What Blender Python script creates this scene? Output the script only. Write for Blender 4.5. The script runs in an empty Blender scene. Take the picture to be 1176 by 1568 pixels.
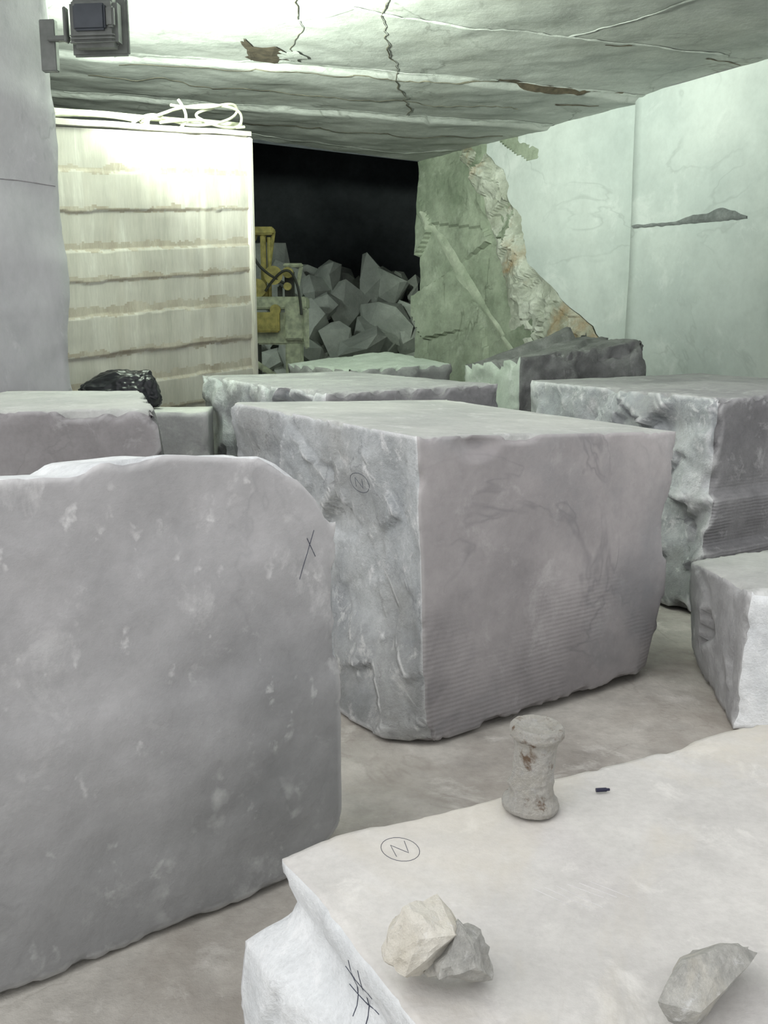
import bpy, bmesh, math, random
from mathutils import Vector, noise, Matrix
from mathutils.bvhtree import BVHTree
random.seed(7)
S=bpy.context.scene
S.view_settings.view_transform='Standard'

def lin(r,g,b):
    f=lambda c:(c/255/12.92) if c/255<=0.04045 else ((c/255+0.055)/1.055)**2.4
    return (f(r),f(g),f(b),1)

# ---------------------------------------------------------------- materials
def stone(name,a,b,scuff=None,scuff_amt=.5,scale=1.5,rough=.8,bump=.3,veins=0.0,veincol=None,
          stain_shade=None,stain_shade_amt=0.0,stretch=(1,1,1),lines=0.0,linerange=None,edge=0.0,spots=0.0,lowdark=None,mott=.25,fineamt=.45,stain_shade_th=(.5,.66)):
    m=bpy.data.materials.new(name); m.use_nodes=True
    N=m.node_tree.nodes; L=m.node_tree.links
    bs=N['Principled BSDF']; bs.inputs['Roughness'].default_value=rough
    try: bs.inputs['Specular IOR Level'].default_value=.25
    except: pass
    geo=N.new('ShaderNodeNewGeometry')
    mp=N.new('ShaderNodeMapping'); mp.inputs['Scale'].default_value=stretch
    L.new(geo.outputs['Position'],mp.inputs['Vector'])
    V=mp.outputs['Vector']
    def nz(sc,det=6,ro=.6,dist=0.0,vec=None):
        n=N.new('ShaderNodeTexNoise'); n.inputs['Scale'].default_value=sc; n.inputs['Detail'].default_value=det
        n.inputs['Roughness'].default_value=ro; n.inputs['Distortion'].default_value=dist
        L.new(vec or V,n.inputs['Vector']); return n.outputs['Fac']
    def ramp(f,p0,p1,c0=(0,0,0,1),c1=(1,1,1,1)):
        r=N.new('ShaderNodeValToRGB'); r.color_ramp.elements[0].position=p0; r.color_ramp.elements[1].position=p1
        r.color_ramp.elements[0].color=c0; r.color_ramp.elements[1].color=c1
        L.new(f,r.inputs['Fac']); return r.outputs['Color']
    def mix(f,x,y,fs=None,mode='MIX'):
        n=N.new('ShaderNodeMix'); n.data_type='RGBA'; n.blend_type=mode
        if fs is not None:
            mu=N.new('ShaderNodeMath'); mu.operation='MULTIPLY'; mu.inputs[1].default_value=fs
            L.new(f,mu.inputs[0]); f=mu.outputs[0]
        if isinstance(f,float): n.inputs[0].default_value=f
        else: L.new(f,n.inputs[0])
        for i,c in ((6,x),(7,y)):
            if isinstance(c,tuple): n.inputs[i].default_value=c
            else: L.new(c,n.inputs[i])
        return n.outputs[2]
    col=ramp(nz(scale),.36,.64,a,b)
    fine=nz(scale*28,4,.7)
    med=nz(scale*5,8,.68)
    col=mix(1.0,col,ramp(med,.34,.60,(1-mott,1-mott,1-mott,1),(1,1,1,1)),None,'MULTIPLY')
    col=mix(fineamt,col,ramp(fine,.3,.6,(.78,.78,.78,1),(1,1,1,1)),None,'MULTIPLY')
    if scuff:
        s=ramp(nz(scale*3.3,9,.72,.4),.56,.68)
        col=mix(s,col,scuff,scuff_amt)
    if spots>0:
        for sc,gt,am,dd in ((5.0,.47,1.0,.28),(13.0,.48,.8,.26)):
            vo=N.new('ShaderNodeTexVoronoi'); vo.inputs['Scale'].default_value=sc
            mp2=N.new('ShaderNodeMapping'); mp2.inputs['Scale'].default_value=(1.3,1.3,.5)
            L.new(geo.outputs['Position'],mp2.inputs['Vector'])
            n2=N.new('ShaderNodeTexNoise'); n2.inputs['Scale'].default_value=sc*2.2; n2.inputs['Detail'].default_value=8; L.new(geo.outputs['Position'],n2.inputs['Vector'])
            ad=N.new('ShaderNodeMixRGB'); ad.blend_type='ADD'; ad.inputs[0].default_value=1.35/sc
            L.new(mp2.outputs[0],ad.inputs[1]); L.new(n2.outputs['Color'],ad.inputs[2]); L.new(ad.outputs[0],vo.inputs['Vector'])
            sp=ramp(vo.outputs['Distance'],.08,dd,(1,1,1,1),(0,0,0,1))
            gate=ramp(nz(2.6*sc/5,2),gt,gt+.10)
            g=mix(1.0,sp,gate,None,'MULTIPLY')
            col=mix(g,col,scuff or (1,1,1,1),spots*am)
    if veins>0:
        f=nz(scale*.9,5,.55,.8)
        mm=N.new('ShaderNodeMath'); mm.operation='SUBTRACT'; mm.inputs[1].default_value=.5; L.new(f,mm.inputs[0])
        ab=N.new('ShaderNodeMath'); ab.operation='ABSOLUTE'; L.new(mm.outputs[0],ab.inputs[0])
        vv=ramp(ab.outputs[0],.0,.010,(1,1,1,1),(0,0,0,1))
        vv=mix(1.0,vv,ramp(nz(scale*1.7,3),.45,.6),None,'MULTIPLY')
        col=mix(vv,col,veincol or lin(90,90,90),veins)
    if stain_shade:
        s=ramp(nz(scale*.8,7,.65,.5),stain_shade_th[0],stain_shade_th[1])
        col=mix(s,col,stain_shade,stain_shade_amt)
    sep=N.new('ShaderNodeSeparateXYZ'); L.new(geo.outputs['Position'],sep.inputs[0])
    if lowdark:  # lower part darkened in the colour, standing in for shade
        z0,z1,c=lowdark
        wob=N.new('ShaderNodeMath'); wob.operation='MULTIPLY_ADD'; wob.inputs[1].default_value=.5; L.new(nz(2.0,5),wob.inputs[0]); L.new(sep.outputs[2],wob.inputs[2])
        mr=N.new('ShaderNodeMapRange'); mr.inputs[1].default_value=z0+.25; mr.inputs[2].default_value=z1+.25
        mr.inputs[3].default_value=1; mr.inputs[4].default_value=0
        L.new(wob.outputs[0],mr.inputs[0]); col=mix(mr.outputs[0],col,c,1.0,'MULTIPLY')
    if edge>0:
        e=ramp(geo.outputs['Pointiness'],.52,.60)
        col=mix(e,col,scuff or (1,1,1,1),edge)
    L.new(col,bs.inputs['Base Color'])
    h=N.new('ShaderNodeMath'); h.operation='MULTIPLY_ADD'; h.inputs[1].default_value=.3
    L.new(fine,h.inputs[0]); L.new(med,h.inputs[2])
    hh=h.outputs[0]
    if lines>0:
        w=N.new('ShaderNodeTexWave'); w.bands_direction='Z'; w.inputs['Scale'].default_value=16; w.inputs['Distortion'].default_value=2.5; w.inputs['Detail'].default_value=3
        w.inputs['Detail Scale'].default_value=.6
        L.new(geo.outputs['Position'],w.inputs['Vector'])
        mr=N.new('ShaderNodeMapRange'); mr.inputs[1].default_value=linerange[0]; mr.inputs[2].default_value=linerange[1]
        mr.inputs[3].default_value=lines; mr.inputs[4].default_value=0
        L.new(sep.outputs[2],mr.inputs[0])
        gt2=ramp(nz(1.8,3),.42,.62)
        m1=N.new('ShaderNodeMath'); m1.operation='MULTIPLY'; L.new(gt2,m1.inputs[0]); L.new(mr.outputs[0],m1.inputs[1])
        m2=N.new('ShaderNodeMath'); m2.operation='MULTIPLY_ADD'; L.new(w.outputs['Fac'],m2.inputs[0]); L.new(m1.outputs[0],m2.inputs[1]); L.new(hh,m2.inputs[2]); hh=m2.outputs[0]
    bu=N.new('ShaderNodeBump'); bu.inputs['Strength'].default_value=bump; bu.inputs['Distance'].default_value=.03
    L.new(hh,bu.inputs['Height']); L.new(bu.outputs[0],bs.inputs['Normal'])
    return m
def plain(name,c,rough=.6,metal=0,noise_amt=.25,emit=None,es=0):
    m=bpy.data.materials.new(name); m.use_nodes=True
    N=m.node_tree.nodes; L=m.node_tree.links; bs=N['Principled BSDF']
    n=N.new('ShaderNodeTexNoise'); n.inputs['Scale'].default_value=14; n.inputs['Detail'].default_value=5
    g=N.new('ShaderNodeNewGeometry'); L.new(g.outputs['Position'],n.inputs['Vector'])
    r=N.new('ShaderNodeValToRGB'); r.color_ramp.elements[0].position=.35; r.color_ramp.elements[1].position=.65
    r.color_ramp.elements[0].color=tuple(x*(1-noise_amt) for x in c[:3])+(1,); r.color_ramp.elements[1].color=c
    L.new(n.outputs['Fac'],r.inputs['Fac']); L.new(r.outputs[0],bs.inputs['Base Color'])
    bs.inputs['Roughness'].default_value=rough; bs.inputs['Metallic'].default_value=metal
    if emit:
        bs.inputs['Emission Color'].default_value=emit; bs.inputs['Emission Strength'].default_value=es
    return m

W=lin(240,240,240)
M_mauve=stone('mauve_gray_marble',lin(150,146,147),lin(182,177,177),lin(206,204,203),.35,1.0,.85,.16,lines=.5,linerange=(.3,.6),edge=.5,veins=.5,veincol=lin(122,120,122),mott=.10,fineamt=.3,stain_shade=lin(134,136,139),stain_shade_amt=.7,lowdark=(.0,.65,lin(216,216,216)))  # bluish dark patches and darker foot put shade into the colour
M_rough=stone('broken_marble',lin(164,168,171),lin(204,207,208),W,.65,2.2,.85,.5,edge=.7,veins=.5,veincol=lin(110,112,116),stain_shade=lin(148,147,143),stain_shade_amt=.4,mott=.2,lowdark=(.0,.7,lin(198,196,193)))
M_top=stone('dusty_marble_top',lin(172,173,171),lin(192,193,189),W,.35,1.5,.9,.15,mott=.12)
M_slab=stone('scuffed_marble',lin(164,163,164),lin(196,194,195),lin(238,237,236),.35,1.2,.85,.2,spots=.62,edge=.6,veins=.25,veincol=lin(140,139,141),lowdark=(.25,1.0,lin(204,206,205)),mott=.09,fineamt=.25)  # lower face painted darker in place of shade
M_fore=stone('pale_dusty_marble',lin(190,187,184),lin(208,205,201),lin(228,225,220),.45,2.2,.9,.16,stain_shade=lin(196,188,173),stain_shade_amt=.5,mott=.09,fineamt=.4,veins=.2,veincol=lin(170,166,160))
M_foreside=stone('white_cut_marble',lin(214,217,219),lin(236,238,239),W,.5,4,.85,.45,edge=.3,mott=.12)
M_gray=stone('gray_marble',lin(150,150,151),lin(174,174,174),W,.25,1.6,.85,.3,edge=.4,veins=.2,mott=.15)
M_gray2=stone('smooth_gray_marble',lin(137,134,135),lin(157,154,155),W,.2,1.4,.85,.15,edge=.4,veins=.2,mott=.1)
M_graylow=stone('layered_gray_marble',lin(122,121,123),lin(152,151,152),W,.25,1.6,.85,.3,edge=.4,lines=.5,linerange=(.6,.85),mott=.15)
M_darkgray=stone('weathered_gray_marble',lin(116,117,116),lin(150,151,150),lin(190,190,190),.35,2,.85,.6,edge=.5)
M_green=stone('pale_green_marble',lin(186,196,186),lin(206,214,206),W,.4,1.6,.85,.3,edge=.3,mott=.12)
M_floor=stone('dusty_concrete_floor',lin(154,149,142),lin(202,198,190),lin(218,215,209),.5,1.1,.95,.4,stain_shade=lin(142,134,124),stain_shade_amt=.6,mott=.18,veins=.3,veincol=lin(118,110,102))
M_pillar=stone('pillar_marble',lin(178,178,180),lin(206,206,207),lin(230,230,231),.4,1.0,.85,.2,stretch=(1,1,.5),veins=.5,veincol=lin(130,128,131),mott=.1,fineamt=.25)
M_wallR=stone('pale_wall_marble',lin(196,204,202),lin(218,224,221),lin(236,238,237),.4,.5,.85,.12,veins=.3,veincol=lin(150,157,155),mott=.09,fineamt=.25)
M_wallRough=stone('broken_wall_marble',lin(158,162,146),lin(212,215,204),lin(236,238,230),.6,1.3,.9,.7,stain_shade=lin(164,126,78),stain_shade_amt=.8,edge=.4)
M_wallG=stone('green_wall_marble',lin(124,136,116),lin(174,183,164),lin(202,208,194),.4,.9,.85,.4,veins=.6,veincol=lin(78,86,70),mott=.25)
M_ceil=stone('ceiling_marble',lin(168,172,168),lin(196,199,195),lin(216,219,215),.4,.6,.9,.3,veins=.5,veincol=lin(90,90,82),stain_shade=lin(152,154,145),stain_shade_amt=.45,mott=.14)
M_vein=stone('calcite_vein',lin(178,182,177),lin(226,230,225),W,.6,2.2,.85,.3,mott=.2)
M_crack=stone('dark_crack',lin(84,80,68),lin(140,137,122),None,0,2.5,.9,.3,mott=.3)
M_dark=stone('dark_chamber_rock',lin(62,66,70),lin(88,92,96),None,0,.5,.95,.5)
M_rub=stone('rubble_stone',lin(172,178,170),lin(206,211,203),lin(224,227,220),.3,1,.9,.6,mott=.15)
M_panel=stone('sawn_stone_face',lin(182,178,169),lin(204,200,192),lin(230,229,221),.4,1.2,.85,.15,stretch=(1.8,1.8,.25),stain_shade=lin(170,160,144),stain_shade_amt=.45,mott=.12)
M_panel2=stone('sawn_stone_band',lin(168,158,144),lin(192,185,172),lin(215,212,202),.4,2.2,.9,.2,stretch=(1.6,1.6,.5),mott=.12)
M_rock=stone('white_broken_stone',lin(218,212,198),lin(240,236,226),W,.5,14,.9,.6,mott=.1)
M_rock2=stone('gray_broken_stone',lin(180,179,174),lin(214,212,205),W,.6,12,.9,.7,stain_shade=lin(222,214,196),stain_shade_amt=.5)
M_pencil=plain('pencil_mark',lin(70,74,90),.9)
M_faint=plain('faint_saw_line',lin(152,149,152),.9)
M_light=plain('light_scratch',lin(220,218,218),.9)
M_black=plain('black_plastic',lin(26,27,33),.3)
M_greymetal=plain('grey_painted_metal',lin(128,132,128),.5)
M_darkglass=plain('dark_plate',lin(70,76,84),.35)
M_yellow=plain('faded_yellow_paint',lin(200,188,112),.6,noise_amt=.4)
M_mach=plain('dusty_green_paint',lin(206,213,186),.7,noise_amt=.4)
M_mach2=plain('dark_metal',lin(70,72,66),.6)
M_cable=plain('cable_sheath',lin(200,202,180),.6)
M_spool=stone('crusty_plaster',lin(240,235,224),lin(248,245,238),W,.5,24,.9,1.0,stain_shade=lin(128,94,60),stain_shade_amt=.85,mott=.16,stain_shade_th=(.56,.65))
M_hole=plain('shadowed_break',lin(96,86,70),.95,noise_amt=.5)

# ---------------------------------------------------------------- helpers
def link(o): S.collection.objects.link(o); return o
def mesh_obj(name,verts,faces,mats,fm=None,smooth=True,parent=None,recenter=True):
    verts=[Vector(v) for v in verts]
    c=Vector((0,0,0))
    if recenter:
        xs=[v.x for v in verts]; ys=[v.y for v in verts]; zs=[v.z for v in verts]
        c=Vector(((min(xs)+max(xs))/2,(min(ys)+max(ys))/2,min(zs)))
    me=bpy.data.meshes.new(name); me.from_pydata([tuple(v-c) for v in verts],[],faces)
    for m in mats: me.materials.append(m)
    if fm: me.polygons.foreach_set('material_index',fm)
    me.polygons.foreach_set('use_smooth',[smooth]*len(faces)); me.update()
    bm=bmesh.new(); bm.from_mesh(me); bmesh.ops.recalc_face_normals(bm,faces=bm.faces); bm.to_mesh(me); bm.free()
    o=link(bpy.data.objects.new(name,me)); o.location=c
    if parent: o.parent=parent; o.location=c-parent.location
    return o
def frac(p,f,o=4): return noise.fractal(Vector(p)*f,1.0,2.0,o)
def facet(p,f):
    d,pts=noise.voronoi(Vector(p)*f)
    return d[0]
def plane_facets(p,f):
    """piecewise-planar break surface: each voronoi cell carries its own tilt"""
    d,pts=noise.voronoi(Vector(p)*f)
    c=pts[0]; g=noise.noise_vector(c*3.7+Vector((5,1,2)))
    return (Vector(p)*f-c).dot(g)*1.6+noise.noise(c*2.3)*.5
def block(name,bot,top,mats,rough={},chip=.03,chipR=.06,res=.04,warp=None,seed=0,freq=3.0,efw=.2,det=.22):
    """bot/top: corners A(u0v0) B(u1v0) C(u0v1) D(u1v1). mats: dict face->material"""
    b=[Vector(x) for x in bot]; t=[Vector(x) for x in top]
    Lu=(b[1]-b[0]).length; Lv=(b[2]-b[0]).length; Lw=(t[0]-b[0]).length
    nu,nv,nw=[max(4,min(110,int(l/res))) for l in (Lu,Lv,Lw)]
    au=(b[1]-b[0]).normalized(); av=(b[2]-b[0]).normalized(); aw=Vector((0,0,1))
    off=Vector((seed*13.1,seed*7.7,seed*3.3))
    idx={};verts=[];faces=[];fm=[]
    ml=[];mi={}
    for k in ('u0','u1','v0','v1','w0','w1'):
        m=mats.get(k,mats['d'])
        if m not in ml: ml.append(m)
        mi[k]=ml.index(m)
    def P(i,j,k):
        if (i,j,k) in idx: return idx[(i,j,k)]
        u,v,w=i/nu,j/nv,k/nw
        lo=b[0].lerp(b[1],u).lerp(b[2].lerp(b[3],u),v); hi=t[0].lerp(t[1],u).lerp(t[2].lerp(t[3],u),v)
        p=lo.lerp(hi,w)
        if warp: p=warp(p,u,v,w)
        q=p.copy()
        axes=[(min(u,1-u)*Lu, au*(-1 if u<.5 else 1),'u0' if u<.5 else 'u1'),
              (min(v,1-v)*Lv, av*(-1 if v<.5 else 1),'v0' if v<.5 else 'v1'),
              (min(w,1-w)*Lw, aw*(-1 if w<.5 else 1),'w0' if w<.5 else 'w1')]
        ds=sorted(axes,key=lambda a:a[0]); e=ds[1][0]
        ef=.2+.8*min(1,e/efw)
        for d,n,key in axes:
            amp=rough.get(key,rough.get('d',.003)); wgt=max(0,1-d/.04)
            if wgt>0:
                if amp>.025: f=plane_facets(q+off,freq)*.9+plane_facets(q+off,freq*2.6)*det+frac(q+off,freq*2,5)*.15
                else: f=frac(q+off,freq,5)
                if key=='w0': f=-abs(f)
                p=p+n*amp*f*wgt*ef
        if e<chipR:
            a=chip*(1-e/chipR)**1.5*(.15+1.6*max(0,frac(q+off*2,7,5)+.05))
            p=p-(ds[0][1]+ds[1][1])*a
        if p.z<0.001: p.z=0.001
        verts.append(p); idx[(i,j,k)]=len(verts)-1; return len(verts)-1
    for i in range(nu):
        for j in range(nv):
            for k,key in ((0,'w0'),(nw,'w1')):
                faces.append([P(i,j,k),P(i+1,j,k),P(i+1,j+1,k),P(i,j+1,k)]); fm.append(mi[key])
    for i in range(nu):
        for k in range(nw):
            for j,key in ((0,'v0'),(nv,'v1')):
                faces.append([P(i,j,k),P(i+1,j,k),P(i+1,j,k+1),P(i,j,k+1)]); fm.append(mi[key])
    for j in range(nv):
        for k in range(nw):
            for i,key in ((0,'u0'),(nu,'u1')):
                faces.append([P(i,j,k),P(i,j+1,k),P(i,j+1,k+1),P(i,j,k+1)]); fm.append(mi[key])
    return mesh_obj(name,verts,faces,ml,fm)
def cor(A,B,C,z,D=None):
    A,B,C=[Vector((x[0],x[1],0)) for x in (A,B,C)]
    D=Vector((D[0],D[1],0)) if D else B+C-A
    return [(p.x,p.y,zz) for p,zz in zip((A,B,C,D),z if isinstance(z,(list,tuple)) else [z]*4)]
def interp(x,pts):
    if x<=pts[0][0]: return pts[0][1]
    for (x0,y0),(x1,y1) in zip(pts,pts[1:]):
        if x<=x1:
            return y0+(y1-y0)*(x-x0)/(x1-x0)
    return pts[-1][1]
def surf_grid(name,fn,nu,nv,mat,parent=None,smooth=True):
    verts=[fn(i/nu,j/nv) for j in range(nv+1) for i in range(nu+1)]
    faces=[[j*(nu+1)+i,j*(nu+1)+i+1,(j+1)*(nu+1)+i+1,(j+1)*(nu+1)+i] for j in range(nv) for i in range(nu)]
    return mesh_obj(name,verts,faces,[mat],None,smooth,parent)
def wall(name,path,z0,z1,mat,amp=.02,res=.15,freq=.8,parent=None):
    pts=[Vector((x,y,0)) for x,y in path]; seg=[(b-a).length for a,b in zip(pts,pts[1:])]
    cols=[]
    for a,b2,l in zip(pts,pts[1:],seg):
        n=max(1,int(l/res))
        nrm=Vector(((b2-a).y,-(b2-a).x,0)).normalized()
        for i in range(n): cols.append((a.lerp(b2,i/n),nrm))
    cols.append((pts[-1],nrm))
    nz=max(2,int((z1-z0)/res)); verts=[];faces=[]
    for j in range(nz+1):
        for p,n in cols:
            q=Vector((p.x,p.y,z0+(z1-z0)*j/nz)); verts.append(q+n*amp*frac(q,freq,5))
    c=len(cols)
    for j in range(nz):
        for i in range(c-1): faces.append([j*c+i,j*c+i+1,(j+1)*c+i+1,(j+1)*c+i])
    return mesh_obj(name,verts,faces,[mat],None,True,parent)
def curve(name,polys,r,mat,parent=None,smooth=False):
    cu=bpy.data.curves.new(name,'CURVE'); cu.dimensions='3D'; cu.bevel_depth=r; cu.bevel_resolution=2
    for pl in polys:
        s=cu.splines.new('NURBS' if smooth else 'POLY'); s.points.add(len(pl)-1)
        for q,p in zip(s.points,pl): q.co=(p[0],p[1],p[2],1)
        if smooth: s.order_u=3; s.use_endpoint_u=True
    cu.materials.append(mat)
    o=link(bpy.data.objects.new(name,cu))
    if parent: o.parent=parent; o.location=-parent.location
    return o
def mark(name,obj,polys,dirv,r=.0018,mat=None,wig=0):
    """strokes drawn on the stone: points dropped on the mesh along dirv"""
    me=obj.data; bv=BVHTree.FromPolygons([v.co+obj.location for v in me.vertices],[p.vertices for p in me.polygons])
    out=[]; d=Vector(dirv).normalized()
    for pl in polys:
        dense=[]
        for a,b in zip(pl,pl[1:]):
            a=Vector(a);b=Vector(b); n=max(6,int((b-a).length/.03))
            dense+=[a.lerp(b,i/n) for i in range(n)]
        dense.append(Vector(pl[-1])); q=[]
        for p in dense:
            if wig: p=p+noise.noise_vector(p*5)*wig
            h=bv.ray_cast(p-d*.4,d,1.2)
            if h[0]: q.append(h[0]-d*.0003)
        if len(q)>1: out.append(q)
    if out: curve(name,out,r,mat or M_pencil,obj)
def boxmesh(name,parts,mats,parent=None,bevel=.008):
    """joined bevelled boxes: (center,size,rotz,matindex[,roty])"""
    bm=bmesh.new()
    for part_ in parts:
        c,s,rz,mi=part_[:4]; ry=part_[4] if len(part_)>4 else 0
        r=bmesh.ops.create_cube(bm,size=1); vs=r['verts']
        bmesh.ops.scale(bm,vec=Vector(s),verts=vs)
        es=list({e for v in vs for e in v.link_edges}); bv=min(bevel,min(s)*.3)
        rr=bmesh.ops.bevel(bm,geom=es,offset=bv,segments=2,affect='EDGES')
        vs=list({v for f in rr['faces'] for v in f.verts}|{v for v in vs if v.is_valid})
        allf={f for v in vs for f in v.link_faces}
        for f in allf: f.material_index=mi
        bmesh.ops.rotate(bm,cent=(0,0,0),matrix=Matrix.Rotation(rz,3,'Z')@Matrix.Rotation(ry,3,'Y'),verts=vs)
        bmesh.ops.translate(bm,vec=Vector(c),verts=vs)
    me=bpy.data.meshes.new(name); bm.to_mesh(me); bm.free()
    for m in mats: me.materials.append(m)
    o=link(bpy.data.objects.new(name,me))
    if parent: o.parent=parent
    return o
def rock_data(center,dims,seed,n=16,sub=0,amp=0.0,rot=0,tilt=0):
    rnd=random.Random(seed); bm=bmesh.new()
    for i in range(n):
        v=Vector((rnd.gauss(0,1),rnd.gauss(0,1),rnd.gauss(0,1))).normalized()*rnd.uniform(.85,1.0)
        bm.verts.new((v.x*dims[0]/2,v.y*dims[1]/2,v.z*dims[2]/2))
    bmesh.ops.convex_hull(bm,input=bm.verts)
    junk=[v for v in bm.verts if not v.link_faces]
    bmesh.ops.delete(bm,geom=junk,context='VERTS')
    if sub:
        bmesh.ops.triangulate(bm,faces=bm.faces)
        bmesh.ops.subdivide_edges(bm,edges=bm.edges,cuts=sub,use_grid_fill=True)
        for v in bm.verts:
            d=v.co.normalized(); s=max(dims)
            v.co+=d*amp*(frac(v.co+Vector((seed,0,0)),5/s,5)+.6*facet(v.co+Vector((seed,0,0)),6/s))
    M=Matrix.Rotation(rot,3,'Z')@Matrix.Rotation(tilt,3,'Y')
    vs=[M@v.co for v in bm.verts]; bm.verts.index_update()
    mz=min(v.z for v in vs)
    vs=[v+Vector(center)-Vector((0,0,mz)) for v in vs]
    fs=[[v.index for v in f.verts] for f in bm.faces]; bm.free(); return vs,fs

# ---------------------------------------------------------------- room
def floorfn(u,v):
    x=-7+15*u; y=-3+29*v; return Vector((x,y,.014*frac((x,y,0),1.4,5)-.014))
floor=surf_grid('floor',floorfn,150,260,M_floor)

CZ=4.25
def edgeY(x): return 15.3+.67*(x-.52) if x<.52 else 15.5
L2=[(-6,8.7),(-2.6,9.84),(-1.0,10.2),(.08,10.51),(1.6,11.05),(3.0,11.6),(7,13)]
L3=[(-6,10.3),(-3.5,11.1),(-1.95,11.65),(.26,12.39),(2.16,12.95),(7,14)]
def cz(x,y):
    # thin beds of the roof stepping down at the joints
    s=lambda t:max(0,min(1,t/.07))
    return CZ+.03*frac((x,y,3),.5,5)+.014*frac((x*1.0,y,9),2.2,4)-.05*s(y-interp(x,L2)-.05*noise.noise(Vector((x*2,1,0))))-.05*s(y-interp(x,L3)-.05*noise.noise(Vector((x*2,3,0))))
def ceilfn(u,v):
    x=-6+13*u; y=5.0+(edgeY(x)-5.0)*v
    return Vector((x,y,cz(x,y)))
ceiling=surf_grid('ceiling',ceilfn,170,220,M_ceil)
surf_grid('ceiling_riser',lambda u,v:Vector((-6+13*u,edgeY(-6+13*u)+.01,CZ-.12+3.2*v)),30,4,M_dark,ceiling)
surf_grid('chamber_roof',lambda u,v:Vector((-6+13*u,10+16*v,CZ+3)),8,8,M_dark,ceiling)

def ribbon(name,pts,w,parent,mat=M_vein,wig=.05,gap=0.0,drop=.006):
    P=[]
    for (a,b) in zip(pts,pts[1:]):
        a=Vector(a);b=Vector(b);n=max(2,int((b-a).length/.05))
        P+=[a.lerp(b,i/n) for i in range(n)]
    P.append(Vector(pts[-1])); verts=[];faces=[]; off=pts[0][0]*3
    for i,p in enumerate(P):
        q=P[min(i+1,len(P)-1)]-P[max(i-1,0)]; n=Vector((-q.y,q.x)).normalized()
        p=p+n*(wig*noise.noise(Vector((p.x*2,p.y*2,1.3)))+wig*.5*noise.noise(Vector((p.x*8,p.y*8,1.3))))
        g=noise.noise(Vector((p.x*1.6+off,p.y*1.6,7)))
        hw=w*max(.08,.5+1.0*g+.5*noise.noise(Vector((p.x*9,p.y*9,5))))
        if gap and g<-gap: hw=.002
        for s in (-1,0,1):
            qq=p+n*hw*s
            verts.append((qq.x,qq.y,cz(qq.x,qq.y)-(drop+.006 if s==0 else drop)))
        if i: k=3*i; faces+= [[k-3,k-2,k+1,k],[k-2,k-1,k+2,k+1]]
    return mesh_obj(name,verts,faces,[mat],None,True,parent)
ribbon('vein_1',[(-1.1,9.05),(-.84,8.94),(-.26,8.55),(.94,9.12),(2.0,9.45),(3.38,10.0)],.045,ceiling,gap=.2)
ribbon('vein_2',[(x,y-.05) for x,y in L2[1:-1]],.06,ceiling,gap=.22)
ribbon('vein_3',[(x,y-.05) for x,y in L3[1:-1]],.06,ceiling,gap=.22)
ribbon('vein_4',[(-3.9,12.3),(-1.9,13.3),(.3,14.6),(1.1,14.4)],.06,ceiling,gap=.2)
ribbon('vein_5',[(1.7,9.35),(2.2,8.9),(2.7,8.0)],.03,ceiling,gap=.3)
ribbon('crack_1',[(-.75,8.2),(-.72,9.0),(-.9,10.1)],.009,ceiling,M_crack,.08)
ribbon('crack_2',[(.0,8.2),(.05,9.4),(.12,10.5),(.3,12.3)],.008,ceiling,M_crack,.08)
ribbon('crack_3',[(-3.0,10.3),(-1.5,11.0),(.5,11.7),(1.6,11.9)],.010,ceiling,M_crack,.2)
ribbon('crack_4',[(-2.6,9.95),(-1.0,10.3),(.08,10.6),(1.2,10.9)],.012,ceiling,M_crack,.08)
ribbon('crack_5',[(-1.9,12.6),(.3,13.4),(1.6,13.5)],.025,ceiling,M_crack,.15)
ribbon('break_1',[(1.2,10.9),(1.9,11.15),(2.7,11.4)],.07,ceiling,M_hole,.12)
ribbon('break_2',[(2.0,11.75),(2.5,11.9)],.04,ceiling,M_hole,.1)
ribbon('break_3',[(3.2,10.15),(3.6,10.3)],.03,ceiling,M_hole,.1)
ribbon('break_4',[(2.1,9.6),(2.35,9.65)],.03,ceiling,M_hole,.1)
def pocket(name,cx,cy,rx,ry,mat,dz,seed):
    vs=[]
    for k in range(24):
        a=k/24*6.283; r=1+.9*noise.noise(Vector((math.cos(a)*1.8,math.sin(a)*1.8,seed)))+.3*noise.noise(Vector((math.cos(a)*6,math.sin(a)*6,seed)))
        x=cx+rx*r*math.cos(a); y=cy+ry*r*math.sin(a); vs.append((x,y,cz(x,y)-dz))
    vs.append((cx,cy,cz(cx,cy)-dz-.01))
    mesh_obj(name,vs,[[i,(i+1)%24,24] for i in range(24)],[mat],None,False,ceiling)
pocket('broken_pocket',-1.1,9.93,.17,.22,M_hole,.012,2.6)
pocket('broken_pocket_tail',-1.28,9.66,.05,.30,M_hole,.012,5)
pocket('broken_pocket_face',-.92,9.88,.13,.20,M_vein,.024,4)

# left pillar (prism of rock)
pill=wall('wall_left',[(-6.0,3.5),(-2.51,6.2),(-2.13,6.5),(-3.0,8.5),(-6,9.5)],0,CZ,M_pillar,.06,.05,1.1)
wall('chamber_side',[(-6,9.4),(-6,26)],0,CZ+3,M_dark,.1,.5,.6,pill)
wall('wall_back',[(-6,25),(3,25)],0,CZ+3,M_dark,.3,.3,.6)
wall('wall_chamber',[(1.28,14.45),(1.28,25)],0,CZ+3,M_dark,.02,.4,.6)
mark('saw_line',pill,[[(-2.9,5.9,2.58),(-2.16,6.47,2.55)]],(.61,.79,0),.004,M_faint,.01)

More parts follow.
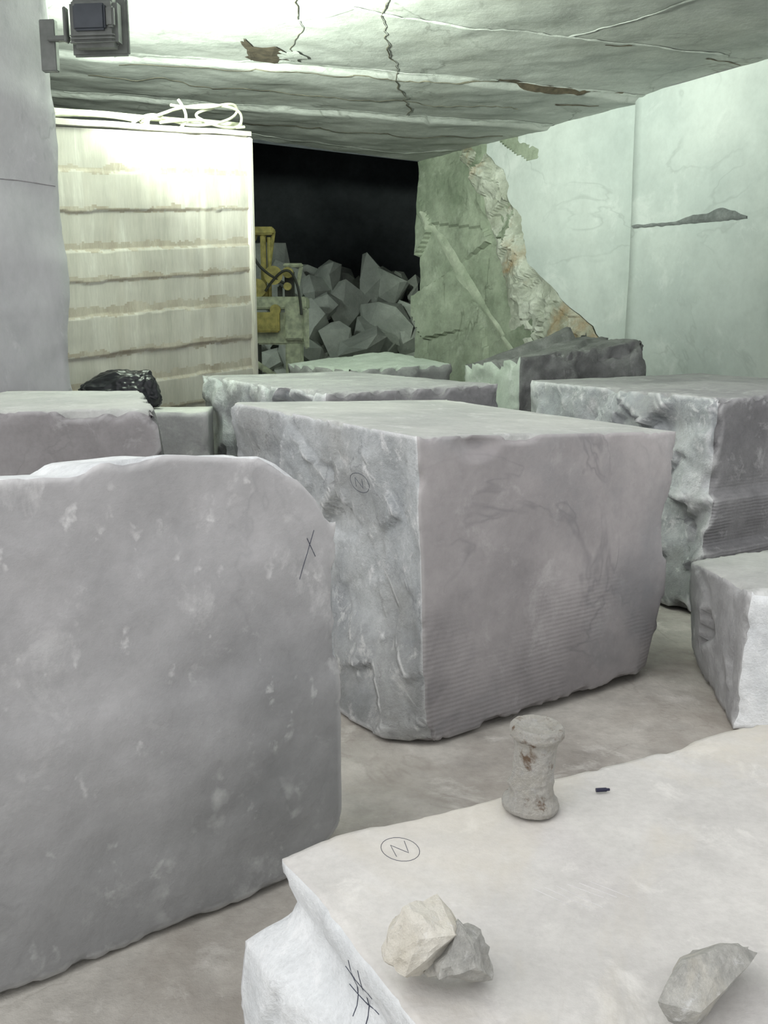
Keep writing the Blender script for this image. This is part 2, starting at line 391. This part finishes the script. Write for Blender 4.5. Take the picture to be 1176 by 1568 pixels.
# right wall: near plane, with an outer bed broken away at its far end
yW=lambda x:14.3-1.536*(x-1.3)
yG=lambda x:15.3-1.28*(x-.52)
LO=[(0,2.1),(1.0,1.95),(1.56,1.81),(2.28,1.715),(3.28,1.46),(4.08,1.07),(4.25,1.02)]
XR=[(0,2.9),(1.2,2.88),(1.65,2.63),(2.07,2.26),(2.52,1.95),(3.05,1.87),(3.59,1.71),(4.25,1.33)]
nW=Vector((-.838,-.546,0))
def xr(z): return interp(z,XR)+.09*frac((z,0,4),2.5,5)
def wr_fn(u,v):
    z=CZ*v; x0=xr(z); x=x0+(2.98-x0)*u
    q=Vector((x,yW(x),z)); return q+nW*(.03*frac(q,.6,5)*min(1,(1-u)*8))
wr=wall('wall_right',[(2.98,11.72),(2.90,11.62),(3.8,10.07),(5.3,6.97),(6.4,4.5)],0,CZ,M_wallR,.03,.12,.6)
surf_grid('outer_bed',wr_fn,24,90,M_wallR,wr)
def brk(u,v):
    z=CZ*v
    x0=interp(z,LO)+.08*frac((z,3,4),2,5); x1=xr(z)
    a=Vector((x0,yG(x0),z)); b=Vector((x1,yW(x1),z)); q=a.lerp(b,u)
    s=math.sin(math.pi*u)
    if 0<u<1:
        q+=nW*s*(.06+.24*plane_facets(q+Vector((0,0,3)),1.7)+.12*plane_facets(q,4.5)+.05*frac(q,5,4))
    return q
surf_grid('broken_edge',brk,30,150,M_wallRough,wr,False)
nG=Vector((-.788,-.615,0))
def gfn(x,z,o=0):
    q=Vector((x,yG(x),z)); return q+nG*(.16*plane_facets(q+Vector((2,0,1)),.8)+.03*frac(q,2,5)+o)
we=surf_grid('wall_end',lambda u,v:gfn(.50-.05*(1-v)+2.5*u,CZ*v),80,130,M_wallG,None,False)
M_greenvein=stone('green_vein',lin(164,174,154),lin(200,207,188),None,0,2,.85,.3,mott=.2)
vv=[];ff=[]
VP=[(.48,3.48),(.575,3.32),(1.0,2.65),(1.405,1.93),(1.68,1.56),(1.9,1.2)]
for i in range(90):
    t=i/89; x=.55+1.33*t; z=interp(x,VP)+.04*noise.noise(Vector((x*6,0,0)))
    hw=interp(t,[(0,.02),(.06,.10),(.45,.15),(.7,.06),(1,.06)])*(1+.4*noise.noise(Vector((t*9,0,0))))
    for d in (-1,-.5,0,.5,1): vv.append(gfn(x,z+d*hw,.002+.02*(1-abs(d))))
    if i:
        k=5*i
        for r in range(4): ff.append([k-5+r,k-4+r,k+1+r,k+r])
mesh_obj('vein_diagonal',vv,ff,[M_greenvein],None,True,we)

# ledge break on right wall: a shallow dark scar
def wrp(x,z,o):
    y=11.62-1.722*(x-2.90); q=Vector((x,y,z)); n=Vector((-.865,-.502,0)); return q+n*o
M_scar=stone('scar_stone',lin(120,124,124),lin(158,162,162),None,0,4,.9,.5)
vv=[];ff=[]
for i in range(61):
    t=i/60; x=2.93+.82*t; z=2.80-.05*t
    h=.016+.06*max(0,min(1,(t-.4)/.15))*min(1,(1-t)/.1)+.06*math.exp(-((t-.78)/.08)**2)+.012*noise.noise(Vector((t*14,1,0)))
    for zz,o in ((z-.02-.015*noise.noise(Vector((t*20,4,0))),.0),(z,.032),(z+h*.6,.026),(z+h,.0)): vv.append(wrp(x,zz,o))
    if i:
        for r in range(3): k=4*i+r; ff.append([k-4,k-3,k+1,k])
mesh_obj('ledge_scar',vv,ff,[M_scar],None,True,wr)

# ---------------------------------------------------------------- blocks
def w_main(p,u,v,w):
    if w<.30 and u>.88: p.x-=.07*(u-.88)/.12*(1-w/.30)
    if u>.9: p.x-=.03*math.exp(-((w-.66)/.12)**2)*(u-.9)/.1
    # left face flares out toward the foot; lower part hollows in the middle
    k=max(0,1-u/.3)
    p+=Vector((-.86,-.51,0))*(.13*max(0,1-w/.35)*min(1,v/.08)*k - .05*math.sin(math.pi*min(1,max(0,(w-.2)/.7)))*min(1,v/.15)*k)
    p.z+=.03*max(0,1-w*8)*max(0,1-v*5)*(.2+.8*u)
    if u<.12 and w<.08 and v<.2: p+=Vector((.82,.57,0))*.04*(1-u/.12)*(1-w/.08)*(1-v/.2)
    # chip on the top front edge
    d=math.hypot((u-.20)/.085,(w-.97)/.055)
    if v<.03 and d<1: p.y+=.06*(1-d); p.x-=.03*(1-d)
    return p
main=block('marble_block',
  cor((.165,3.520),(1.34,4.36),(-.80,5.14),0),
  cor((.12,3.544),(1.353,4.36),(-.84,5.14),[1.245,1.175,1.25,1.2]),
  {'d':M_mauve,'u0':M_rough,'w1':M_top,'u1':M_rough},rough={'u0':.085,'v0':.004,'w1':.008,'u1':.05,'w0':.008,'d':.01},
  chip=.02,chipR=.04,res=.018,warp=w_main,seed=1,freq=1.7,efw=.15,det=.4)
ztop=[(-1.9,1.29),(-.885,1.305),(-.735,1.295),(-.70,1.322),(-.55,1.328),(-.415,1.308),(-.33,1.30),(-.2865,1.272),(-.23,1.215),(-.184,1.155),(-.145,1.08)]
zbot=[(-1.9,0),(-.32,0),(-.2,.06),(-.15,.10),(-.12,.13)]
def w_slab(p,u,v,w):
    fx=-1.9+(1.9-.125)*u
    t=interp(fx,ztop); bz=interp(fx,zbot)
    fy=2.818+.745*fx
    th=.42*v
    q=Vector((fx-.598*th,fy+.802*th,0))
    q.z=bz+(t-.05*v-bz)*w
    q+=Vector((.598,-.802,0))*(-.02*max(0,(u-.90)/.10)**2*(1-v)+.010*math.tanh((.52-w)*30)*(1-v))
    return q
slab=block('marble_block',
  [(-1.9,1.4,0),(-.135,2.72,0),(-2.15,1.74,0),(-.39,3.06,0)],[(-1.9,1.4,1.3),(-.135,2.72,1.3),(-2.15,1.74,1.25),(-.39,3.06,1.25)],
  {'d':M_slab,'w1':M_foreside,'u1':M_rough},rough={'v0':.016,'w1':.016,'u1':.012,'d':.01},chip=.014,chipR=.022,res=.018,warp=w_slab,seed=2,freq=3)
def w_fore(p,u,v,w):
    k=max(0,1-u*8)
    if w<.97:
        z=p.z
        dx=interp(z,[(0,-.07),(.42,-.085),(.53,-.07),(.58,.01),(.61,.03),(.67,0),(.7,0)])*max(0,1-v*1.1)
        p.x+=dx*k*.9
    if v<.02: p.y+=.012*frac(p,3,4)
    p.z-= .02*max(0,1-u*14)*w*max(0,1-v*6)
    return p
fore=block('marble_block',
  cor((-.197,1.60),(1.23,2.322),(.28,.72),0),cor((-.197,1.60),(1.23,2.322),(.28,.72),.70),
  {'d':M_foreside,'w1':M_fore},rough={'u0':.04,'v0':.02,'w1':.003,'d':.01},chip=.012,chipR=.025,res=.014,warp=w_fore,seed=3,freq=4,det=.4)
block('marble_block',
  [(1.45,3.70,0),(2.5,3.35,0),(1.57,4.62,0),(2.5,4.95,0)],[(1.49,3.72,.59),(2.5,3.4,.62),(1.50,4.55,.52),(2.4,4.95,.52)],
  {'d':M_foreside,'u0':M_gray,'w1':M_top},rough={'u0':.05,'v0':.03,'w1':.012,'d':.02},chip=.03,res=.025,seed=4)
def w_r5(p,u,v,w):
    if w<.75: p.x-=.10*(1-w/.75)*(1-u)*(1 if w<.4 else .6)
    if w<.55 and v<.5: p.y-=.06
    if w<.3 and v<.5: p.y-=.06
    return p
block('marble_block',
  cor((1.89,5.38),(3.54,6.51),(1.11,7.23),0),cor((1.89,5.38),(3.54,6.51),(1.11,7.23),1.25),
  {'d':M_graylow,'u0':M_rough,'w1':M_gray},rough={'u0':.18,'v0':.02,'w1':.02,'d':.02},chip=.04,chipR=.07,res=.03,warp=w_r5,seed=5,freq=1.8,det=.35)
block('marble_block',
  cor((-.35,5.80),(.817,6.74),(-1.5,7.9),0),cor((-.35,5.80),(.817,6.74),(-1.5,7.9),1.25),
  {'d':M_graylow,'u0':M_rough,'w1':M_gray},rough={'u0':.15,'v0':.02,'w1':.02,'d':.02},chip=.05,chipR=.08,res=.03,seed=6,freq=2.0,det=.35)
block('marble_block',
  cor((-.35,9.25),(.72,9.98),(-1.05,10.3),0),cor((-.35,9.25),(.72,9.98),(-1.05,10.3),[1.24,1.27,1.26,1.38]),
  {'d':M_gray,'w1':M_green},rough={'d':.04,'w1':.03},chip=.06,res=.04,seed=7)
def w_r6(p,u,v,w):
    if w>.6: p.z-=.12*max(0,v)*(1-u)*(w-.6)/.4
    return p
block('marble_block',
  [(1.15,8.15,0),(2.5,8.65,0),(.75,9.25,0),(2.3,9.9,0)],[(1.15,8.15,1.40),(2.35,8.65,1.52),(.75,9.2,1.42),(2.1,9.9,1.58)],
  {'d':M_darkgray,'u0':M_green,'w1':M_darkgray},rough={'d':.20,'u0':.06,'w1':.12},chip=.10,chipR=.16,res=.04,warp=w_r6,seed=8,freq=1.4)
block('marble_block',
  [(-2.4,4.72,0),(-1.02,4.72,0),(-2.4,6.05,0),(-1.15,6.1,0)],[(-2.4,4.72,1.24),(-1.13,4.72,1.24),(-2.4,6.05,1.25),(-1.55,6.1,1.25)],
  {'d':M_darkgray,'w1':M_top,'v0':M_gray2},rough={'v0':.012,'w1':.012,'d':.02},chip=.04,chipR=.06,res=.025,seed=9)
lowb=block('marble_block',
  [(-2.2,7.0,0),(-1.3,7.0,0),(-2.2,7.5,0),(-1.35,7.5,0)],[(-2.2,7.0,1.03),(-1.3,7.0,1.03),(-2.2,7.5,1.03),(-1.35,7.5,1.03)],
  {'d':M_gray,'w1':M_top},rough={'d':.015},chip=.02,res=.04,seed=10)

# pencil marks and saw scratches on the stones
def onmain(s,z): return Vector((.12,3.544,0))+Vector((-.96,1.6,0))*s+Vector((0,0,z))
c0=onmain(.25,1.0)
ax=Vector((-.51,.86,0))
circ=[c0+ax*.075*math.cos(a)+Vector((0,0,.042*math.sin(a))) for a in [i/20*6.283 for i in range(21)]]
mark('pencil_circle',main,[circ,[c0+ax*.03+Vector((0,0,-.02)),c0+ax*.03+Vector((0,0,.02)),c0-ax*.02+Vector((0,0,-.02)),c0-ax*.02+Vector((0,0,.02))]],(.86,.51,0),.0009)
def onslab(x,z): return Vector((x,2.818+.745*x,z))
mark('pencil_cross',slab,[[onslab(-.215,1.05),onslab(-.19,.99)],[onslab(-.195,1.07),onslab(-.235,.93)]],(-.598,.802,0),.0010)
c1=Vector((.030,1.60,.7)); fu=Vector((.892,.451,0)); fv=Vector((-.451,.892,0))
mark('pencil_circle',fore,[[c1+fu*.034*math.cos(a)+fv*.042*math.sin(a) for a in [i/24*6.283 for i in range(25)]],
   [c1-fu*.018-fv*.02,c1-fu*.01+fv*.02,c1+fu*.008-fv*.018,c1+fu*.02+fv*.022]],(0,0,-1),.0005)
c2=Vector((.27,1.45,.7))
mark('light_scratches',fore,[[c2+fu*(.02*i)+fv*(.03-.006*i),c2+fu*(.02*i+.03)-fv*(.05+.01*(i%3))] for i in range(6)],(0,0,-1),.0005,M_light,.003)
def onside(s,z): return Vector((-.197+.477*s,1.60-.879*s,s*0+z))
mark('pencil_hash',fore,[[onside(.30,.665),onside(.31,.57)],[onside(.335,.67),onside(.345,.575)],[onside(.275,.635),onside(.37,.642)],[onside(.275,.60),onside(.37,.61)]],(.879,.477,0),.0008)

# ---------------------------------------------------------------- small objects on the foreground block
prof=[(0,0),(.046,0),(.054,.002),(.056,.010),(.053,.018),(.046,.024),(.043,.032),(.041,.05),(.040,.08),(.040,.12),(.041,.138),(.044,.148),(.050,.153),(.052,.160),(.051,.171),(.047,.176),(.040,.174),(.034,.170),(.026,.168),(.018,.172),(0,.170)]
pp=[]
for (r0,z0),(r1,z1) in zip(prof,prof[1:]):
    n=max(1,int(math.hypot(r1-r0,z1-z0)/.002))
    pp+=[(r0+(r1-r0)*i/n,z0+(z1-z0)*i/n) for i in range(n)]
pp.append(prof[-1]); SEG=96; vv=[];ff=[]
for r,z in pp:
    for k in range(SEG):
        a=k/SEG*6.2832; q=Vector((math.cos(a)*r,math.sin(a)*r,z))
        rr=r*(1.03+.02*frac(q,25,3))+.0016*frac(q,90,4)+.002*max(0,noise.noise(q*70))
        ck=.011*math.exp(-((a-3.3)/.45)**2-((z-.055)/.010)**2) if r>.02 else 0
        vv.append((math.cos(a)*(rr+ck),math.sin(a)*(rr+ck),max(.0005,z+.0012*frac(q,60,3)*(1 if z>.01 else 0))))
for j in range(len(pp)-1):
    for k in range(SEG): ff.append([j*SEG+k,j*SEG+(k+1)%SEG,(j+1)*SEG+(k+1)%SEG,(j+1)*SEG+k])
sp=mesh_obj('plaster_crusted_spool',vv,ff,[M_spool],None,True,None,False)
sp.location=(.293,1.75,.7045); sp.rotation_euler=(0,math.radians(3),0)
# marker cap
bm=bmesh.new()
for (x,r1,r2,l) in ((0,.0042,.0042,.022),(.014,.0032,.0026,.008)):
    bmesh.ops.create_cone(bm,cap_ends=True,segments=16,radius1=r1,radius2=r2,depth=l,matrix=Matrix.Translation((x,0,0))@Matrix.Rotation(math.pi/2,4,'Y'))
me=bpy.data.meshes.new('marker_cap'); bm.to_mesh(me); bm.free(); me.materials.append(plain('navy_plastic',lin(28,28,60),.4))
mcap=link(bpy.data.objects.new('marker_cap',me)); mcap.location=(.45,1.815,.707); mcap.rotation_euler=(0,0,.1)
v1,f1=rock_data((.060,1.235,.704),(.135,.12,.15),11,13,4,.008,.4,.35)
v2,f2=rock_data((.112,1.215,.704),(.11,.13,.125),5,11,4,.012,1.0,.2)
rk=mesh_obj('broken_stone',v1+v2,f1+[[i+len(v1) for i in f] for f in f2],[M_rock,M_rock2],[0]*len(f1)+[1]*len(f2),False)
v1,f1=rock_data((.458,1.20,.704),(.115,.30,.10),31,14,4,.009,-.65,.30)
mesh_obj('broken_stone',v1,f1,[M_rock2],None,False)

# ---------------------------------------------------------------- sawn stone face standing behind the pillar
pa=Vector((-2.5,7.44,0)); pb=Vector((-1.35,9.5,0)); pd=(pb-pa); pl=pd.length; pd.normalize(); pn=Vector((pd.y,-pd.x,0))
ztp=lambda s:3.10+.31*s
part=bpy.data.objects.new('sawn_stone_partition',None); link(part)
cuts=[.10,.19,.29,.37,.45,.55,.635,.71,.805,.90]
thick=[.012,.022,.010,.020,.014,.024,.012,.018,.008,.014]
offs=[.0,.010,-.006,.008,-.004,.010,.0,.010,-.006,.006,.0]
NS,NZ=90,240
vv=[];ff=[];fm=[]
for j in range(NZ+1):
    w=j/NZ
    for i in range(NS+1):
        s=i/NS; ww=w+.005*noise.noise(Vector((s*5,w*40,0)))
        k=sum(1 for c in cuts if ww>c)
        o=offs[k]+(.012 if s>.72 else 0)+.008*frac((s*3,w*6,0),1.5,4)
        q=pa+pd*pl*s+pn*(.05+o); vv.append(Vector((q.x,q.y,w*ztp(s))))
for j in range(NZ):
    w=(j+.5)/NZ
    for i in range(NS):
        ff.append([j*(NS+1)+i,j*(NS+1)+i+1,(j+1)*(NS+1)+i+1,(j+1)*(NS+1)+i])
        nn=.010*noise.noise(Vector((i*.09,w*30,3)))+.008*noise.noise(Vector((i*.4,w*60,3)))
        fm.append(1 if any(-.002<(w+nn)-c<th for c,th in zip(cuts,thick)) else 0)
mesh_obj('sawn_face',vv,ff,[M_panel,M_panel2],fm,True,part)
def beam(name,p,q,w,h,mat,parent):
    p=Vector(p);q=Vector(q);d=(q-p).normalized(); n=Vector((d.y,-d.x,0)).normalized(); up=Vector((0,0,1))
    vs=[];fs=[];N=14
    for i in range(N+1):
        c=p.lerp(q,i/N)+n*.012*noise.noise(Vector((i*.5,1,2)))+up*.012*noise.noise(Vector((i*.4,5,2)))
        for a,b in ((-1,-.8),(-.8,-1),(.8,-1),(1,-.8),(1,.8),(.8,1),(-.8,1),(-1,.8)): vs.append(c+n*a*w/2+up*b*h/2)
        if i:
            for r in range(8): k=8*i; fs.append([k-8+r,k-8+(r+1)%8,k+(r+1)%8,k+r])
    fs+=[list(range(8)),list(range(8*N,8*N+8))]
    mesh_obj(name,vs,fs,[mat],None,False,parent)
def pt(s,z,o=0): q=pa+pd*pl*s+pn*o; return (q.x,q.y,z)
beam('top_rail',pt(-.02,ztp(0)+.03),pt(1.02,ztp(1)+.03),.16,.05,M_panel,part)
beam('pipe',pt(-.02,ztp(0)+.12,-.05),pt(1.02,ztp(1)+.12,-.05),.05,.04,M_cable,part)
boxmesh('end_post',[((pb.x+.02,pb.y,1.70),(.05,.18,3.40),math.atan2(pd.y,pd.x),0),((pb.x-.02,pb.y+.12,1.6),(.05,.2,3.2),math.atan2(pd.y,pd.x),0)],[M_panel],part,.01)
cabs=[[(.40,.02),(.50,.10),(.62,.18),(.8,.24),(.95,.2),(1.0,.05),(.9,.0),(.75,.03),(.68,.14),(.8,.2)],
      [(.36,.0),(.42,.10),(.56,.06),(.68,.0),(.85,.06),(.98,.18),(.93,.28),(.7,.16),(.58,.2)],
      [(.5,.02),(.7,.09),(.9,.0),(.99,.03)],[(.60,.25),(.66,.06),(.62,-.02)],[(0,.02),(.2,.06),(.38,.03)]]
curve('cables',[[pt(s,ztp(s)+.06+dz*.85,.05+.05*math.sin(i*2.1)) for i,(s,dz) in enumerate(c)] for c in cabs],.013,M_cable,part,True)
v1,f1=rock_data(pt(.42,ztp(.42)+.05,.03),(.16,.10,.10),9,12,1,.01)
mesh_obj('plaster_lump',v1,f1,[M_rock],None,False,part)

# black sack on the low block: slumped, with folds and a gathered corner
def sackmesh():
    bm=bmesh.new(); bmesh.ops.create_icosphere(bm,subdivisions=6,radius=1)
    for v in bm.verts:
        p=v.co.copy(); f=1+.14*frac(p,1.3,2)+.07*abs(noise.noise(p*4))+.03*noise.noise(p*9)
        q=Vector((p.x*.31*f,p.y*.17*f,max(-.10,p.z*.18*f)))
        q.z*=1-.30*max(0,-p.x)
        t=max(0,(q.x-.08)/.2)
        if p.z>0: q.z+=.14*min(1,t)**2*p.z
        v.co=q
    z0=min(v.co.z for v in bm.verts)
    for v in bm.verts: v.co.z-=z0
    me=bpy.data.meshes.new('black_plastic_sack'); bm.to_mesh(me); bm.free(); me.materials.append(M_black)
    for p in me.polygons: p.use_smooth=True
    return me
sk=link(bpy.data.objects.new('black_plastic_sack',sackmesh())); sk.location=(-2.0,7.24,1.045)

# ---------------------------------------------------------------- floodlight on the pillar
fl=bpy.data.objects.new('floodlight',None); link(fl); fl.location=(-1.76,6.25,3.46); fl.rotation_euler=(0,0,-.1)
parts=[((0,0,0),(.30,.12,.28),0,0),((0,.075,0),(.36,.04,.33),0,0),((-.01,-.07,.02),(.20,.04,.15),0,1),((.12,-.07,.02),(.05,.04,.12),0,0)]
for i in range(3): parts.append(((0,-.065,-.12+.02*i),(.28,.02,.006),0,0))
boxmesh('housing',parts,[M_greymetal,M_darkglass],fl,.03)
boxmesh('bracket',[((-.19,0,0),(.02,.05,.20),0,0),((-.25,.02,-.07),(.14,.04,.03),0,0),((-.33,.06,-.10),(.10,.05,.30),0,0)],[M_greymetal],fl,.005)
boxmesh('glass',[((0,.098,0),(.30,.008,.27),0,0)],[plain('lamp_glass',lin(240,255,235),.2,emit=(.9,1,.86,1),es=6)],fl,.003)
ld=bpy.data.lights.new('flood_beam','SPOT'); ld.energy=2600; ld.color=(.89,1.0,.86); ld.spot_size=math.radians(138); ld.spot_blend=1.0; ld.shadow_soft_size=.15
lo=link(bpy.data.objects.new('flood_beam',ld)); lo.parent=fl; lo.location=(0,.30,.0)
d=Vector((.25,1,.74)).normalized(); lo.rotation_euler=d.to_track_quat('-Z','Y').to_euler()
# added fill lamp, unseen behind the partition, to brighten rubble and machine
wl=bpy.data.objects.new('fill_lamp',None); link(wl); wl.location=(-3.6,13.2,0)
boxmesh('lamp_head',[((0,0,3.2),(.30,.14,.22),0,0),((0,0,1.6),(.05,.05,3.1),0,0),((0,0,.03),(.6,.06,.05),0,0),((0,0,.03),(.06,.6,.05),0,0)],[M_greymetal],wl,.01)
boxmesh('lamp_glass',[((0,.075,3.2),(.26,.01,.18),0,0)],[plain('fill_lamp_glass',lin(240,255,240),.2,emit=(.9,1,.9,1),es=4)],wl,.002)
l2=bpy.data.lights.new('fill_beam','SPOT'); l2.energy=170; l2.color=(.88,1.0,.92); l2.spot_size=math.radians(110); l2.spot_blend=.8; l2.shadow_soft_size=.3
lo2=link(bpy.data.objects.new('fill_beam',l2)); lo2.parent=wl; lo2.location=(0,.2,3.2)
lo2.rotation_euler=Vector((.62,.9,-.30)).to_track_quat('-Z','Y').to_euler()

# ---------------------------------------------------------------- quarry machine in the chamber
mc=bpy.data.objects.new('stone_cutting_machine',None); link(mc)
mp=[((-1.46,13.0,1.95),(.88,.6,.16),0,0),((-1.60,12.80,1.70),(.46,.35,.26),0,1),((-1.46,13.0,1.62),(.80,.5,.42),0,0),((-1.18,12.72,1.72),(.24,.1,.5),0,0),
    ((-1.20,12.9,.72),(.22,.3,1.45),.0,0),((-1.72,12.9,.72),(.12,.3,1.45),0,2),((-1.46,13,.10),(1.3,.9,.16),0,2),((-1.46,12.75,1.0),(.7,.06,.08),0,0,.6),
    ((-1.60,13.0,2.42),(.07,.12,.95),.0,1),((-1.66,13.0,2.88),(.42,.25,.10),0,1),((-1.50,13,2.60),(.04,.1,.6),0,1,.15),
    ((-1.26,13.0,2.20),(.12,.2,.36),0,2),((-1.66,13.05,2.10),(.26,.22,.16),0,1),((-1.38,12.9,2.10),(.06,.1,.16),0,2),((-1.02,12.68,1.62),(.07,.06,.52),0,0),
    ((-1.20,12.9,2.44),(.26,.10,.05),0,0),((-1.12,12.9,2.30),(.05,.05,.28),0,0,.2)]
boxmesh('frame',mp,[M_mach,M_yellow,M_mach2],mc,.02)
bm=bmesh.new()
for loc,r,l,ax_ in (((-1.80,12.95,2.84),.11,.34,'Y'),((-1.26,12.80,2.34),.07,.10,'Y'),((-1.66,12.8,2.14),.12,.15,'Y'),((-1.52,12.95,2.4),.025,.8,'Z'),
                    ((-1.26,12.72,2.16),.05,.12,'Y'),((-1.95,12.62,.26),.25,.14,'Y'),((-.98,12.62,.26),.25,.14,'Y'),((-1.42,12.66,1.86),.07,.06,'Y'),((-1.44,12.68,2.30),.12,.03,'Y')):
    R=Matrix.Identity(4) if ax_=='Z' else Matrix.Rotation(math.pi/2,4,'X' if ax_=='Y' else 'Y')
    bmesh.ops.create_cone(bm,cap_ends=True,segments=28,radius1=r,radius2=r,depth=l,matrix=Matrix.Translation(loc)@R)
me=bpy.data.meshes.new('drums'); bm.to_mesh(me); bm.free(); me.materials.append(M_yellow)
o=link(bpy.data.objects.new('drums',me)); o.parent=mc
curve('hoses',[[(-1.8,12.8,2.8),(-1.7,12.7,2.5),(-1.5,12.65,2.3),(-1.3,12.7,2.2)],[(-1.55,12.7,2.1),(-1.3,12.6,2.45),(-1.1,12.7,2.2),(-1.08,12.65,1.8)]],.018,M_mach2,mc,True)

# rubble heap
vv=[];ff=[]; rnd=random.Random(4)
def put(c,d,s):
    v,f=rock_data(c,d,s,12,0,0,rnd.uniform(0,6),rnd.uniform(-.5,.5)); n=len(vv); vv.extend(v); ff.extend([[i+n for i in x] for x in f])
k=0
for row,(y,zt) in enumerate([(16.0,.1),(16.4,.45),(16.8,.85),(17.3,1.2),(17.8,1.55),(18.3,1.95),(18.9,2.3)]):
    for i in range(10):
        x=-2.8+i*.37+rnd.uniform(-.15,.15); k+=1
        sc=rnd.choice([.5,.6,.75,.9,1.25])
        if x+.55*sc>.95: x=.95-.55*sc
        zz=max(0,zt-.10*abs(x+1)+rnd.uniform(-.15,.15))
        put((x,y+rnd.uniform(-.2,.2),zz if row else 0),(sc*rnd.uniform(.8,1.2),sc*.8,sc*rnd.uniform(.7,1.1) if row else .8),k*3+1)
for i in range(4):
    put((-2.3+i*.72,18.7,0),(1.5,3.0,2.7),200+i)
for i in range(4):
    put((-2.3+i*.8,17.3,0),(1.3,2.2,1.7),220+i)
vv=[Vector((min(v.x,1.15),v.y,v.z)) for v in vv]
mesh_obj('rubble_heap',vv,ff,[M_rub],None,False)

# ---------------------------------------------------------------- light
wd=bpy.data.worlds.new('overcast'); S.world=wd; wd.use_nodes=True
bg=wd.node_tree.nodes['Background']; bg.inputs[0].default_value=(.975,.988,1.0,1); bg.inputs[1].default_value=1.0
sd=bpy.data.lights.new('sun','SUN'); sd.energy=1.35; sd.angle=math.radians(50); sd.color=(1,.99,.97)
so=link(bpy.data.objects.new('sun',sd)); so.rotation_euler=Vector((.6,.5,-.75)).to_track_quat('-Z','Y').to_euler()

# ---------------------------------------------------------------- camera
cd=bpy.data.cameras.new('camera'); cam=link(bpy.data.objects.new('camera',cd))
cam.location=(0,0,1.65); cam.rotation_euler=(math.radians(90-11.1),0,0)
cd.sensor_fit='VERTICAL'; cd.sensor_height=36; cd.lens=36*1450/1568
cd.clip_start=.02
S.camera=cam
